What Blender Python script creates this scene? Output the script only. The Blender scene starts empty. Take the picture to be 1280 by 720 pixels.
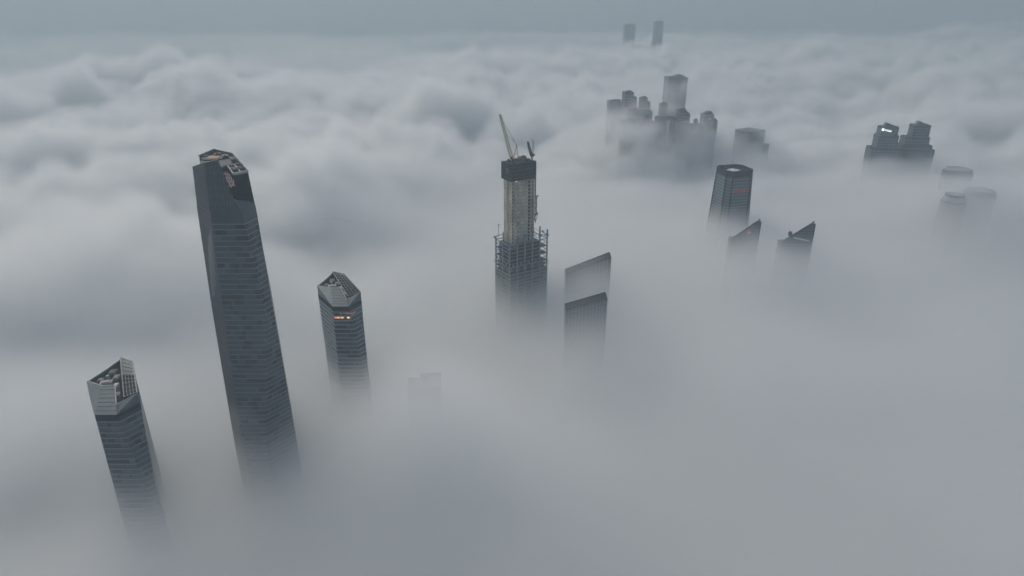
import bpy, math, random
import numpy as np
from mathutils import Vector

D = bpy.data
sc = bpy.context.scene
rnd = random.Random(11)

# ------------------------------------------------------------------ camera
HC = 480.0
PITCH = math.radians(23.2)
cam = D.cameras.new('camera')
cam_o = D.objects.new('camera', cam)
sc.collection.objects.link(cam_o)
cam_o.location = (0, 0, HC)
cam_o.rotation_euler = (math.pi / 2 - PITCH, 0, 0)
cam.sensor_width = 36
cam.lens = 24
cam.clip_start = 1
cam.clip_end = 80000
sc.camera = cam_o

# ------------------------------------------------------------------ sky and overcast sun
SUN_EL, SUN_AZ = math.radians(42), math.radians(-35)
world = D.worlds.new('World')
sc.world = world
world.use_nodes = True
wt = world.node_tree
bg = wt.nodes['Background']
sky = wt.nodes.new('ShaderNodeTexSky')
sky.sky_type = 'NISHITA'
sky.sun_disc = False
sky.sun_elevation = SUN_EL
sky.sun_rotation = SUN_AZ
sky.air_density = 1.0
sky.dust_density = 4.0
sky.ozone_density = 1.0
wt.links.new(sky.outputs[0], bg.inputs[0])
bg.inputs[1].default_value = 0.088
sun = D.lights.new('sun', 'SUN')
sun_o = D.objects.new('sun', sun)
sc.collection.objects.link(sun_o)
sun.energy = 0.72
sun.angle = math.radians(40)
sun.color = (1.0, 0.97, 0.93)
sun_o.rotation_euler = (math.pi / 2 - SUN_EL, 0, -SUN_AZ + math.pi)

vs = sc.view_settings
vs.view_transform = 'Standard'
vs.look = 'None'
vs.gamma = 1
vs.exposure = 0.26
cy = sc.cycles
cy.use_denoising = True
cy.denoiser = 'OPENIMAGEDENOISE'
cy.max_bounces = 14
cy.volume_bounces = 10
cy.diffuse_bounces = 3
cy.glossy_bounces = 3
cy.use_adaptive_sampling = True
cy.adaptive_threshold = 0.02
cy.volume_step_rate = 2.0
cy.volume_max_steps = 512

# ------------------------------------------------------------------ helpers
def pz(x, y, z):
    """ground-plan point of something seen at (x, y) of the 1280x720 photograph and known to be z high"""
    u = (x - 640) / 853.33
    v = (360 - y) / 853.33
    dy = math.cos(PITCH) + v * math.sin(PITCH)
    dz = -math.sin(PITCH) + v * math.cos(PITCH)
    t = (z - HC) / dz
    return (u * t, dy * t)

def pv(x, y, Y):
    """point seen at (x, y) standing Y metres away"""
    u = (x - 640) / 853.33
    v = (360 - y) / 853.33
    dy = math.cos(PITCH) + v * math.sin(PITCH)
    dz = -math.sin(PITCH) + v * math.cos(PITCH)
    t = Y / dy
    return Vector((u * t, Y, HC + dz * t))

MATS = {}
def mat(name, col, rough=0.6, metal=0.0, spec=0.5, noise=0.0, nscale=0.1, bump=0.0, emit=None, es=1.0, stretch=(1, 1, 1), backup=None):
    m = D.materials.new(name)
    m.use_nodes = True
    nt = m.node_tree
    p = nt.nodes['Principled BSDF']
    p.inputs['Base Color'].default_value = (*col, 1)
    p.inputs['Roughness'].default_value = rough
    p.inputs['Metallic'].default_value = metal
    p.inputs['Specular IOR Level'].default_value = spec
    if noise:
        tc = nt.nodes.new('ShaderNodeTexCoord')
        mp = nt.nodes.new('ShaderNodeMapping')
        mp.inputs['Scale'].default_value = stretch
        n = nt.nodes.new('ShaderNodeTexNoise')
        n.inputs['Scale'].default_value = nscale
        n.inputs['Detail'].default_value = 5
        r = nt.nodes.new('ShaderNodeMapRange')
        r.inputs[1].default_value = 0.3
        r.inputs[2].default_value = 0.7
        r.inputs[3].default_value = 1 - noise
        r.inputs[4].default_value = 1 + noise
        mx = nt.nodes.new('ShaderNodeVectorMath')
        mx.operation = 'SCALE'
        mx.inputs[0].default_value = col
        nt.links.new(tc.outputs['Object'], mp.inputs[0])
        nt.links.new(mp.outputs[0], n.inputs['Vector'])
        nt.links.new(n.outputs[0], r.inputs[0])
        nt.links.new(r.outputs[0], mx.inputs['Scale'])
        nt.links.new(mx.outputs[0], p.inputs['Base Color'])
        if bump:
            b = nt.nodes.new('ShaderNodeBump')
            b.inputs['Strength'].default_value = bump
            nt.links.new(n.outputs[0], b.inputs['Height'])
            nt.links.new(b.outputs[0], p.inputs['Normal'])
    if emit:
        p.inputs['Emission Color'].default_value = (*emit, 1)
        p.inputs['Emission Strength'].default_value = es
    MATS[name] = m
    return m

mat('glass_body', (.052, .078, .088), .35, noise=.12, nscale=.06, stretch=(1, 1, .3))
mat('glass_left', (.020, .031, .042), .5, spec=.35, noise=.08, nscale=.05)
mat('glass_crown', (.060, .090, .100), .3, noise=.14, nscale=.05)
mat('pane_mid', (.060, .088, .098), .3)
mat('pane_dark', (.032, .044, .050), .25)
mat('pane_blind', (.13, .15, .15), .6)
mat('ledge', (.27, .31, .33), .5)
mat('ledge_dim', (.18, .21, .225), .5)
mat('crown_panel', (.15, .185, .185), .5, noise=.12, nscale=.08)
mat('crown_rib', (.14, .17, .17), .5)
mat('roof_deck', (.10, .105, .105), .8, noise=.3, nscale=.12)
mat('roof_green', (.065, .09, .085), .8, noise=.3, nscale=.1)
mat('helipad', (.50, .24, .07), .7, noise=.2, nscale=.2)
mat('steel_light', (.42, .43, .42), .5, noise=.15, nscale=.2)
mat('lattice_grey', (.22, .235, .235), .6)
mat('dark_metal', (.025, .028, .032), .5)
mat('louvre', (.10, .11, .11), .6, noise=.2, nscale=.3)
mat('pale_box', (.34, .32, .30), .7, noise=.12, nscale=.3)
mat('concrete', (.53, .465, .36), .85, noise=.34, nscale=.14, bump=.1, stretch=(1, 1, .5))
mat('concrete_dark', (.25, .24, .21), .85, noise=.3, nscale=.15)
mat('slot_dark', (.012, .012, .012), .9)
mat('formwork', (.010, .020, .026), .9, spec=.15, noise=.35, nscale=.14)
mat('formwork_mark', (.06, .085, .09), .7)
mat('steel_frame', (.24, .26, .25), .6, noise=.2, nscale=.2)
mat('slab_and_shade', (.02, .024, .028), .8, noise=.4, nscale=.1)  # near black: floor slabs, and the painted shade inside the open frame
mat('safety_blue', (.02, .16, .38), .7, noise=.2, nscale=.5)
mat('green_net', (.05, .085, .06), .9, noise=.4, nscale=.15)
mat('crane_pale', (.62, .50, .31), .6, noise=.3, nscale=.4)
mat('crane_red', (.20, .07, .045), .6)
mat('crane_dark', (.028, .04, .05), .6)
mat('far_glass', (.060, .085, .105), .4, noise=.2, nscale=.03)
mat('far_dark', (.045, .062, .078), .45, noise=.25, nscale=.04)
mat('far_pale', (.34, .35, .35), .7, noise=.18, nscale=.03)
mat('far_brown', (.24, .22, .21), .7, noise=.2, nscale=.04)
mat('far_ledge', (.20, .24, .27), .6)
mat('far_roof', (.16, .17, .175), .8, noise=.2, nscale=.05)
mat('white_panel', (.62, .64, .65), .6)
mat('sign_red', (.35, .04, .05), .6, emit=(.8, .10, .12), es=.12)
mat('sign_white', (.8, .85, .85), .5, emit=(.85, 1, .95), es=1.6)
mat('lamp_pink', (.8, .6, .7), .5, emit=(1, .75, .85), es=.7)
mat('screen_back', (.03, .010, .018), .6)
mat('lamp_orange', (.7, .25, .1), .5, emit=(1, .32, .12), es=1.1)
mat('lamp_cream', (.8, .6, .4), .5, emit=(1, .7, .45), es=1.5)
mat('rib_dark', (.016, .023, .028), .9, spec=.15)

class MB:
    def __init__(s):
        s.v, s.f, s.mi = [], [], []
    def face(s, pts, mi=0):
        b = len(s.v)
        s.v += [tuple(p) for p in pts]
        s.f.append(tuple(range(b, b + len(pts))))
        s.mi.append(mi)
    def loft(s, rings, cap=True, mi=0, closed=True):
        b = len(s.v)
        n = len(rings[0])
        for r in rings:
            s.v += [tuple(p) for p in r]
        for k in range(len(rings) - 1):
            for i in range(n if closed else n - 1):
                j = (i + 1) % n
                s.f.append((b + k * n + i, b + k * n + j, b + (k + 1) * n + j, b + (k + 1) * n + i))
                s.mi.append(mi)
        if cap:
            s.f.append(tuple(b + (len(rings) - 1) * n + i for i in range(n))); s.mi.append(mi)
            s.f.append(tuple(b + i for i in reversed(range(n)))); s.mi.append(mi)
    def slab(s, poly, z0, z1, mi=0):
        s.loft([[(x, y, z0) for x, y in poly], [(x, y, z1) for x, y in poly]], mi=mi)
    def plate(s, pts, off, mi=0):
        """a flat or slanted panel given thickness by the offset vector"""
        off = Vector(off)
        s.loft([[Vector(p) for p in pts], [Vector(p) + off for p in pts]], mi=mi)
    def box(s, c, size, rot=0, mi=0):
        cx, cyy, z0 = c
        w, d, h = size
        ca, sa = math.cos(rot), math.sin(rot)
        poly = [(cx + x * ca - y * sa, cyy + x * sa + y * ca) for x, y in ((-w/2, -d/2), (w/2, -d/2), (w/2, d/2), (-w/2, d/2))]
        s.slab(poly, z0, z0 + h, mi)
    def bar(s, p, q, w, h=None, mi=0):
        h = h or w
        p, q = Vector(p), Vector(q)
        d = (q - p)
        if d.length < 1e-4: return
        d.normalize()
        up = Vector((0, 0, 1)) if abs(d.z) < .95 else Vector((0.6, 0.8, 0))
        a = d.cross(up).normalized()
        b = a.cross(d).normalized()
        r = [[e + a * (sx * w / 2) + b * (sy * h / 2) for sx, sy in ((-1, -1), (1, -1), (1, 1), (-1, 1))] for e in (p, q)]
        s.loft(r, mi=mi)
    def cyl(s, c, r, h, n=16, mi=0, r2=None):
        r2 = r if r2 is None else r2
        s.loft([[(c[0] + r * math.cos(a * 2 * math.pi / n), c[1] + r * math.sin(a * 2 * math.pi / n), c[2]) for a in range(n)],
                [(c[0] + r2 * math.cos(a * 2 * math.pi / n), c[1] + r2 * math.sin(a * 2 * math.pi / n), c[2] + h) for a in range(n)]], mi=mi)
    def build(s, name, mats, parent=None, stuff=False, label=None):
        me = D.meshes.new(name)
        me.from_pydata(s.v, [], s.f)
        for m in ([mats] if isinstance(mats, str) else mats):
            me.materials.append(MATS[m])
        me.polygons.foreach_set('material_index', s.mi)
        me.update()
        o = D.objects.new(name, me)
        sc.collection.objects.link(o)
        if parent is not None:
            # vertices are written in the parent thing's frame
            o.parent = parent
        if stuff: o['kind'] = 'stuff'
        if label: o['label'] = label
        return o

def thing(name, label, cat, loc, group=None):
    o = D.objects.new(name, None)
    sc.collection.objects.link(o)
    o.empty_display_size = 5
    o.location = loc
    o['label'] = label
    o['category'] = cat
    if group: o['group'] = group
    return o

def lerp(a, b, t): return tuple(x + (y - x) * t for x, y in zip(a, b))

def ring_at(keys, z):
    """plan polygon of a tapering tower at height z; keys = [(z, poly), ...] rising"""
    if z <= keys[0][0]: return [tuple(p) for p in keys[0][1]]
    for (z0, a), (z1, b) in zip(keys, keys[1:]):
        if z <= z1:
            t = (z - z0) / (z1 - z0)
            return [lerp(p, q, t) for p, q in zip(a, b)]
    return [tuple(p) for p in keys[-1][1]]

def grow(poly, d):
    cx = sum(p[0] for p in poly) / len(poly)
    cyy = sum(p[1] for p in poly) / len(poly)
    out = []
    for x, y in poly:
        r = math.hypot(x - cx, y - cyy)
        out.append((cx + (x - cx) * (r + d) / r, cyy + (y - cyy) * (r + d) / r))
    return out

def facade(root, keys, zt, zb, pitch, n_edges, window=1.7, lh=.75, mats=('pane_mid', 'pane_dark', 'pane_blind'), depth=.55, seed=1, special=None, plain_from=None, lmat='ledge'):
    """one ledge and one strip of window panes for every storey along the first n_edges edges"""
    r = random.Random(seed)
    z = zt
    k = 0
    while z > zb:
        zl = z - pitch
        mb = MB()
        rt = grow(ring_at(keys, z - lh), depth)[:n_edges + 1]
        rt1 = grow(ring_at(keys, z), depth)[:n_edges + 1]
        ri = grow(ring_at(keys, z), -.6)[:n_edges + 1]
        for i in range(n_edges):
            a, b, c, d = rt[i], rt[i + 1], rt1[i + 1], rt1[i]
            e, f = ri[i + 1], ri[i]
            mb.face([(*a, z - lh), (*b, z - lh), (*c, z), (*d, z)])
            mb.face([(*d, z), (*c, z), (*e, z), (*f, z)])
            mb.face([(*f, z - lh), (*e, z - lh), (*b, z - lh), (*a, z - lh)])
            if i == n_edges - 1: mb.face([(*b, z - lh), (*e, z - lh), (*e, z), (*c, z)])
            if i == 0: mb.face([(*f, z - lh), (*a, z - lh), (*d, z), (*f, z)])
        mb.build('floor_ledge', lmat, root)
        wb = MB()
        top = grow(ring_at(keys, z - lh), .12)
        bot = grow(ring_at(keys, zl), .12)
        mode = r.random()
        run = 0
        cur = 0
        for i in range(n_edges):
            L = math.dist(top[i], top[i + 1])
            n = max(1, int(L / window))
            for j in range(n):
                if run <= 0:
                    q = r.random()
                    if mode < .45: cur = 1 if q < .42 else (2 if q > .93 else 0)
                    elif mode < .8: cur = 1 if q < .22 else (2 if q > .9 else 0)
                    else: cur = 0 if q < .85 else 1
                    run = r.choice((1, 1, 2, 3, 4, 5))
                run -= 1
                t0, t1 = (j + .07) / n, (j + .93) / n
                a, b = lerp(bot[i], bot[i + 1], t0), lerp(bot[i], bot[i + 1], t1)
                c, d = lerp(top[i], top[i + 1], t1), lerp(top[i], top[i + 1], t0)
                ms = cur if not (special and special(k, i, j)) else special(k, i, j)
                wb.face([(*a, zl), (*b, zl), (*c, z - lh), (*d, z - lh)], ms)
        wb.build('window_band', list(mats), root)
        z = zl
        k += 1

# ------------------------------------------------------------------ ground (hidden under the cloud)
def grid_mesh(name, X, Y, Z):
    ny, nx = X.shape
    co = np.stack([X, Y, Z], -1).reshape(-1, 3).astype(np.float32)
    i = np.arange((nx - 1) * (ny - 1)); r = i // (nx - 1); c = i % (nx - 1); a = r * nx + c
    f = np.stack([a, a + 1, a + nx + 1, a + nx], -1).astype(np.int32)
    me = D.meshes.new(name)
    me.vertices.add(len(co)); me.vertices.foreach_set('co', co.ravel())
    me.loops.add(f.size); me.loops.foreach_set('vertex_index', f.ravel())
    me.polygons.add(len(f))
    me.polygons.foreach_set('loop_start', np.arange(0, f.size, 4, dtype=np.int32))
    me.polygons.foreach_set('loop_total', np.full(len(f), 4, np.int32))
    me.polygons.foreach_set('use_smooth', np.ones(len(f), bool))
    me.update()
    return me

g = MB()
g.face([(-30000, -3000, 0), (30000, -3000, 0), (30000, 45000, 0), (-30000, 45000, 0)])
mat('city_ground', (.10, .105, .10), .9, noise=.4, nscale=.004)
go = g.build('ground', 'city_ground'); go['kind'] = 'structure'

# ------------------------------------------------------------------ the sea of cloud
def vnoise(x, y, seed):
    xi = np.floor(x).astype(np.int64); yi = np.floor(y).astype(np.int64); fx = x - xi; fy = y - yi
    def g(ix, iy):
        h = (ix * 374761393 + iy * 668265263 + seed * 974634777) & 0xffffffff
        h = ((h ^ (h >> 13)) * 1274126177) & 0xffffffff; h = h ^ (h >> 16)
        a = (h & 0xffff) / 65536 * 2 * np.pi
        return np.cos(a), np.sin(a)
    u = fx**3 * (fx * (fx * 6 - 15) + 10); v = fy**3 * (fy * (fy * 6 - 15) + 10)
    def d(ix, iy, dx, dy):
        a, b = g(ix, iy); return a * dx + b * dy
    n00 = d(xi, yi, fx, fy); n10 = d(xi + 1, yi, fx - 1, fy); n01 = d(xi, yi + 1, fx, fy - 1); n11 = d(xi + 1, yi + 1, fx - 1, fy - 1)
    return ((n00 * (1 - u) + n10 * u) * (1 - v) + (n01 * (1 - u) + n11 * u) * v) * 1.5
def sst(a, b, x):
    t = np.clip((x - a) / (b - a), 0, 1)
    return t * t * (3 - 2 * t)

# mounds and hollows: (photo x, y, radius in metres along x, along y, height)
BUMPS = [(430, 215, 170, 150, 48), (400, 292, 90, 60, -30), (470, 262, 80, 70, 30), (255, 185, 80, 70, 40),
         (165, 205, 90, 80, -26), (60, 415, 70, 50, -8), (40, 500, 80, 70, 30), (90, 300, 170, 130, 34), (60, 360, 120, 90, 22), (150, 480, 50, 40, 12), (560, 200, 100, 90, 24),
         (340, 130, 260, 140, 40), (730, 155, 130, 90, -45), (560, 150, 160, 90, 10), (640, 110, 220, 160, 32),
         (960, 110, 300, 160, 45), (1120, 110, 260, 150, 40), (1050, 130, 160, 90, 25), (1220, 130, 240, 140, 35), (735, 358, 50, 50, 30), (735, 420, 44, 44, 24), (910, 285, 60, 50, 24), (928, 325, 50, 50, 24), (985, 335, 60, 50, 26), (1215, 262, 130, 120, 46), (840, 203, 190, 60, 24), (775, 185, 80, 90, 40), (890, 190, 50, 60, 14), (942, 197, 70, 50, 44), (1128, 222, 110, 60, 26), (527, 510, 60, 60, 56), (1000, 420, 220, 120, 10), (175, 650, 55, 45, 16), (560, 570, 110, 70, 18), (620, 100, 240, 200, 6), (150, 110, 300, 160, 16), (100, 112, 160, 120, 8), (1250, 150, 200, 140, 8), (60, 390, 100, 70, 14), (30, 600, 50, 30, -30)]
def cloud_top(X, Y):
    t = sst(1000, 1700, Y)
    l = sst(-60, -420, X) * sst(430, 900, Y)
    A = np.clip(t + .62 * l, 0, 1)
    wx = X + 70 * vnoise(X / 300, Y / 300, 7); wy = Y + 70 * vnoise(X / 300, Y / 300, 8)
    big = vnoise(wx / 800, wy / 800, 1)
    b1 = np.abs(vnoise(wx / 400, wy / 320, 2)) * 2
    mod = np.clip(.62 + 1.0 * vnoise(X / 900, Y / 700, 31), .3, 1.15)
    b2 = np.abs(vnoise(wx / 200, wy / 160, 3)) * 2
    far = sst(1500, 4500, Y)
    h = 158 + A * (30 * big + mod * ((82 - 22 * far) * (b1 - .4) + 32 * (b2 - .4))) + (1 - A) * (20 * big)
    h += far * 34 + 15 * l
    end = sst(3600, 4300, Y - .62 * X + 700 * vnoise(X / 1300, Y / 1300, 12))   # the near bank ends, a lower smoother deck beyond
    h = h * (1 - end) + (118 + 22 * b1 + 12 * big) * end
    plain = h.copy()
    for px_, py_, rx, ry, amp in BUMPS:
        cx, cyy = pz(px_, py_, 170)
        h += amp * np.exp(-((X - cx) / rx) ** 2 - ((Y - cyy) / ry) ** 2)
    dens = 1 - end * np.clip(.80 + .5 * vnoise(X / 1100, Y / 1400, 21), .3, 1)  # fog thinned past the bank so the greyed core reads as shadowed cloud
    return h, A * (1 - .6 * end), np.minimum(h, plain + 6), dens

GN = 20.0
gx0, gx1, gy0, gy1 = -7000, 7000, -200, 9000
xs = np.arange(gx0, gx1 + 1, GN); ys = np.arange(gy0, gy1 + 1, GN)
X, Y = np.meshgrid(xs, ys)
H, AMP, HP, DENS = cloud_top(X, Y)
CORE_DROP = 78.0
me = grid_mesh('cloud_shade_core', X, Y, HP - CORE_DROP - 14 - 22 * AMP + 26 * (1 - sst(300, 780, Y)))  # opaque core within the fog, lifted up close so its grey darkens the foreground
SOFT = np.maximum(30, 105 - 76 * AMP - 48 * sst(790, 900, Y) * (X > 0))
for k, v in (('top', H), ('amp', AMP), ('soft', SOFT), ('dens', DENS)):
    at = me.attributes.new(k, 'FLOAT', 'POINT'); at.data.foreach_set('value', v.ravel().astype(np.float32))
mat('cloud', (.40, .42, .42), 1.0, spec=0)  # grey core colour carries the shade of the murk below the fog
me.materials.append(MATS['cloud'])
core = D.objects.new('cloud_shade_core', me); sc.collection.objects.link(core)
core['kind'] = 'structure'

fx_, fy_ = np.meshgrid(np.arange(-26000, 26001, 200.0), np.arange(9000, 40001, 200.0))
fh, _, _, _ = cloud_top(fx_, fy_)
fme = grid_mesh('far_cloud_deck', fx_, fy_, fh - 92)
mat('far_cloud_shade', (.30, .32, .33), 1.0, spec=0)  # dark tone paints the distant band of cloud as shadowed
fme.materials.append(MATS['far_cloud_shade'])
fo = D.objects.new('far_cloud_deck', fme); sc.collection.objects.link(fo); fo['kind'] = 'structure'

def volmat(name, dens, col, aniso, attr):
    m = D.materials.new(name); m.use_nodes = True
    n = m.node_tree; n.nodes.clear()
    o = n.nodes.new('ShaderNodeOutputMaterial'); v = n.nodes.new('ShaderNodeVolumePrincipled')
    v.inputs['Color'].default_value = (*col, 1); v.inputs['Density'].default_value = dens; v.inputs['Anisotropy'].default_value = aniso
    if not attr: v.inputs['Density Attribute'].default_value = ''
    n.links.new(v.outputs[0], o.inputs[1]); return m

WISPS = []
for px_, py_, Yw, rx, ry, rz, amt in [(840, 118, 1600, 50, 30, 34, .9), (815, 145, 1520, 60, 40, 16, .5), (775, 150, 1480, 55, 50, 24, .8), (795, 172, 1400, 80, 40, 24, .9), (890, 168, 1390, 50, 35, 22, .9),
                                      (850, 184, 1370, 80, 30, 12, .5), (830, 136, 1460, 50, 30, 12, .5), (770, 165, 1380, 60, 40, 30, 1), (815, 165, 1400, 30, 25, 22, .8), (868, 160, 1370, 30, 20, 18, .7), (852, 108, 1600, 30, 20, 16, .9), (790, 128, 1500, 30, 20, 12, .5), (942, 186, 1370, 40, 25, 14, .8), (1130, 205, 1240, 90, 30, 14, .7), (740, 352, 740, 26, 20, 12, .4),
                                      (1000, 318, 850, 50, 26, 16, .6), (930, 306, 855, 40, 26, 14, .6), (1205, 230, 1090, 60, 40, 12, .5), (1235, 255, 990, 50, 30, 16, .4), (330, 555, 462, 30, 22, 12, .5), (420, 490, 560, 28, 20, 12, .6), (165, 590, 400, 26, 22, 12, .5), (640, 395, 745, 40, 20, 12, .5), (300, 520, 450, 14, 14, 10, .4)]:
    w_ = pv(px_, py_, Yw); WISPS.append(((w_.x, w_.y, w_.z), (rx, ry, rz), amt))
def fog(name, label, x0, x1, y0, y1, vox, m, z0, z1, fy0=None, fy1=None):
    """a volume grid whose density follows the cloud top height map plus billowing 3D noise"""
    ng = D.node_groups.new(name, 'GeometryNodeTree')
    ng.interface.new_socket('Geometry', in_out='OUTPUT', socket_type='NodeSocketGeometry')
    N = ng.nodes; L = ng.links.new
    def mth(op, a, b=None, c=None, clamp=False):
        n = N.new('ShaderNodeMath'); n.operation = op; n.use_clamp = clamp
        for i, v in enumerate((a, b, c)):
            if v is None: continue
            if isinstance(v, (int, float)): n.inputs[i].default_value = v
            else: L(v, n.inputs[i])
        return n.outputs[0]
    pos = N.new('GeometryNodeInputPosition'); sep = N.new('ShaderNodeSeparateXYZ'); L(pos.outputs[0], sep.inputs[0])
    oi = N.new('GeometryNodeObjectInfo'); oi.inputs[0].default_value = core; oi.transform_space = 'ORIGINAL'
    nx = len(xs)
    fx = mth('DIVIDE', mth('SUBTRACT', sep.outputs[0], float(gx0)), GN); fy = mth('DIVIDE', mth('SUBTRACT', sep.outputs[1], float(gy0)), GN)
    ix = mth('FLOOR', fx); iy = mth('FLOOR', fy); tx = mth('SUBTRACT', fx, ix); ty = mth('SUBTRACT', fy, iy)
    def samp(attr):
        na = N.new('GeometryNodeInputNamedAttribute'); na.data_type = 'FLOAT'; na.inputs[0].default_value = attr
        def at(dx, dy):
            idx = mth('ADD', mth('MULTIPLY', mth('ADD', iy, dy), nx), mth('ADD', ix, dx))
            s = N.new('GeometryNodeSampleIndex'); s.data_type = 'FLOAT'; s.domain = 'POINT'; s.clamp = True
            L(oi.outputs['Geometry'], s.inputs[0]); L(na.outputs[0], s.inputs[1]); L(idx, s.inputs['Index']); return s.outputs[0]
        def mix(a, b, t): return mth('ADD', mth('MULTIPLY', a, mth('SUBTRACT', 1, t)), mth('MULTIPLY', b, t))
        return mix(mix(at(0, 0), at(1, 0), tx), mix(at(0, 1), at(1, 1), tx), ty)
    top = samp('top'); amp = samp('amp')
    def noise(scale, detail, rough):
        nz = N.new('ShaderNodeTexNoise'); nz.inputs['Scale'].default_value = scale; nz.inputs['Detail'].default_value = detail; nz.inputs['Roughness'].default_value = rough
        L(pos.outputs[0], nz.inputs['Vector']); return mth('SUBTRACT', nz.outputs[0], .5)
    n = noise(1 / 95, 6, .66)
    n2 = mth('MULTIPLY', noise(1 / 50, 3, .6), 2.2)
    puff = mth('SUBTRACT', mth('ABSOLUTE', noise(1 / 105, 0, .5)), .09)
    puff2 = mth('SUBTRACT', mth('ABSOLUTE', noise(1 / 48, 0, .5)), .09)
    det = mth('ADD', mth('MULTIPLY', n, 62), mth('ADD', mth('MULTIPLY', puff, 170), mth('MULTIPLY', puff2, 70)))
    hh = mth('ADD', top, mth('ADD', mth('MULTIPLY', n, 38), mth('MULTIPLY', amp, det)))
    soft = samp('soft')
    s = mth('DIVIDE', mth('SUBTRACT', mth('ADD', hh, mth('MULTIPLY', soft, .3)), sep.outputs[2]), soft, None, True)
    d = mth('MULTIPLY', mth('MULTIPLY', s, s), mth('SUBTRACT', 3, mth('MULTIPLY', s, 2)))
    d = mth('MULTIPLY', d, samp('dens'))
    for (bx, by, bz), (rx, ry, rz), amt in WISPS:      # loose shreds of mist drifting in front of the towers
        e = None
        for o_, c_, r_ in zip(sep.outputs, (bx, by, bz), (rx, ry, rz)):
            q = mth('DIVIDE', mth('SUBTRACT', o_, c_), r_); q = mth('MULTIPLY', q, q); e = q if e is None else mth('ADD', e, q)
        g_ = mth('MULTIPLY', mth('EXPONENT', mth('MULTIPLY', e, -1.0)), amt)
        d = mth('ADD', d, mth('MULTIPLY', g_, mth('ADD', mth('MULTIPLY', n2, 1.5), .45, None, True)), None, True)
    if fy0: d = mth('MULTIPLY', d, mth('DIVIDE', mth('SUBTRACT', sep.outputs[1], float(fy0[0])), float(fy0[1] - fy0[0]), None, True))
    if fy1: d = mth('MULTIPLY', d, mth('DIVIDE', mth('SUBTRACT', float(fy1[1]), sep.outputs[1]), float(fy1[1] - fy1[0]), None, True))
    vc = N.new('GeometryNodeVolumeCube'); L(d, vc.inputs['Density'])
    vc.inputs['Min'].default_value = (x0, y0, z0); vc.inputs['Max'].default_value = (x1, y1, z1)
    for ax, a, b in (('X', x0, x1), ('Y', y0, y1), ('Z', z0, z1)):
        vc.inputs['Resolution ' + ax].default_value = int((b - a) / vox) + 1
    sm = N.new('GeometryNodeSetMaterial'); sm.inputs['Material'].default_value = m; L(vc.outputs[0], sm.inputs[0])
    out = N.new('NodeGroupOutput'); L(sm.outputs[0], out.inputs[0])
    me = D.meshes.new(name); me.materials.append(m)
    o = D.objects.new(name, me); sc.collection.objects.link(o)
    o.modifiers.new('fog', 'NODES').node_group = ng
    o['kind'] = 'stuff'; o['label'] = label; o['category'] = 'cloud'
    return o
fog_m = volmat('fog_volume', .030, (.976, .989, .983), .3, True)
fog('fog_bank', 'soft grey fog swallowing the lower storeys of the near towers', -1500, 1500, 60, 1700, 7, fog_m, 40, 330, None, (1600, 1700))
fog('cloud_bank', 'billowing grey cloud tops spreading to the horizon behind the towers', -6000, 6000, 1600, 7600, 18, fog_m, 40, 360, (1600, 1700), None)

hz = MB()
hz.slab([(-27000, -1200), (27000, -1200), (27000, 41000), (-27000, 41000)], -1, HC + 25)
MATS['haze_volume'] = volmat('haze_volume', .00030, (.52, .62, .665), .2, False)
ho = hz.build('haze', 'haze_volume'); ho['kind'] = 'stuff'; ho['label'] = 'thin blue-grey haze over the whole cloud sea'

# ------------------------------------------------------------------ tallest tower (left)
OX, OY = -205.0, 487.0
def loc(poly, ox=OX, oy=OY): return [(x - ox, y - oy) for x, y in poly]
big = thing('glass_skyscraper', 'tallest tower, dark blue glass with thin pale floor lines and a cut slanted crown', 'skyscraper', (OX, OY, 0))
K = [(0, loc([(-229, 467), (-216, 455.3), (-199, 455.3), (-180, 478), (-191.5, 512), (-213, 524), (-229, 512)])),
     (153, loc([(-228.4, 467.3), (-216.1, 455.3), (-197.5, 455.3), (-181.3, 476.4), (-194, 510), (-214, 524), (-229, 512)])),
     (259, loc([(-227.2, 469.4), (-212.8, 455.5), (-181.9, 455.5), (-178.7, 463.7), (-196, 510), (-216, 525), (-229, 508)])),
     (342, loc([(-226.9, 475.5), (-208.4, 454.2), (-186.3, 454.2), (-182.6, 470), (-200, 512), (-226, 526), (-230, 508)]))]
m = MB()
m.loft([[(*p, z) for p in poly] for z, poly in K])
m.build('tower_body', 'glass_body', big)
# smooth dark panelled left face
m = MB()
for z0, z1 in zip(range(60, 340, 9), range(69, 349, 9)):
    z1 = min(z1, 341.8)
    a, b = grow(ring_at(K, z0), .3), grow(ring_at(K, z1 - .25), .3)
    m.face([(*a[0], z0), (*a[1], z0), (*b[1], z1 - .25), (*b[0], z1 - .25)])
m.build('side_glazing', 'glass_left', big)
# keys of the ribbed faces only: edges B-C, C-D
KF = [(z, p[1:] + p[:1]) for z, p in K]
facade(big, KF, 334, 92, 4.15, 2, lh=.6, depth=.32, seed=3)
# two plain mechanical storeys
for z in (290.5, 203.5):
    mm = MB()
    t, b = grow(ring_at(KF, z + 1.5), .32), grow(ring_at(KF, z - 1.8), .32)
    for i in range(2):
        mm.face([(*b[i], z - 1.8), (*b[i + 1], z - 1.8), (*t[i + 1], z + 1.5), (*t[i], z + 1.5)])
    mm.build('louvre_band', 'glass_body', big)
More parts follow.
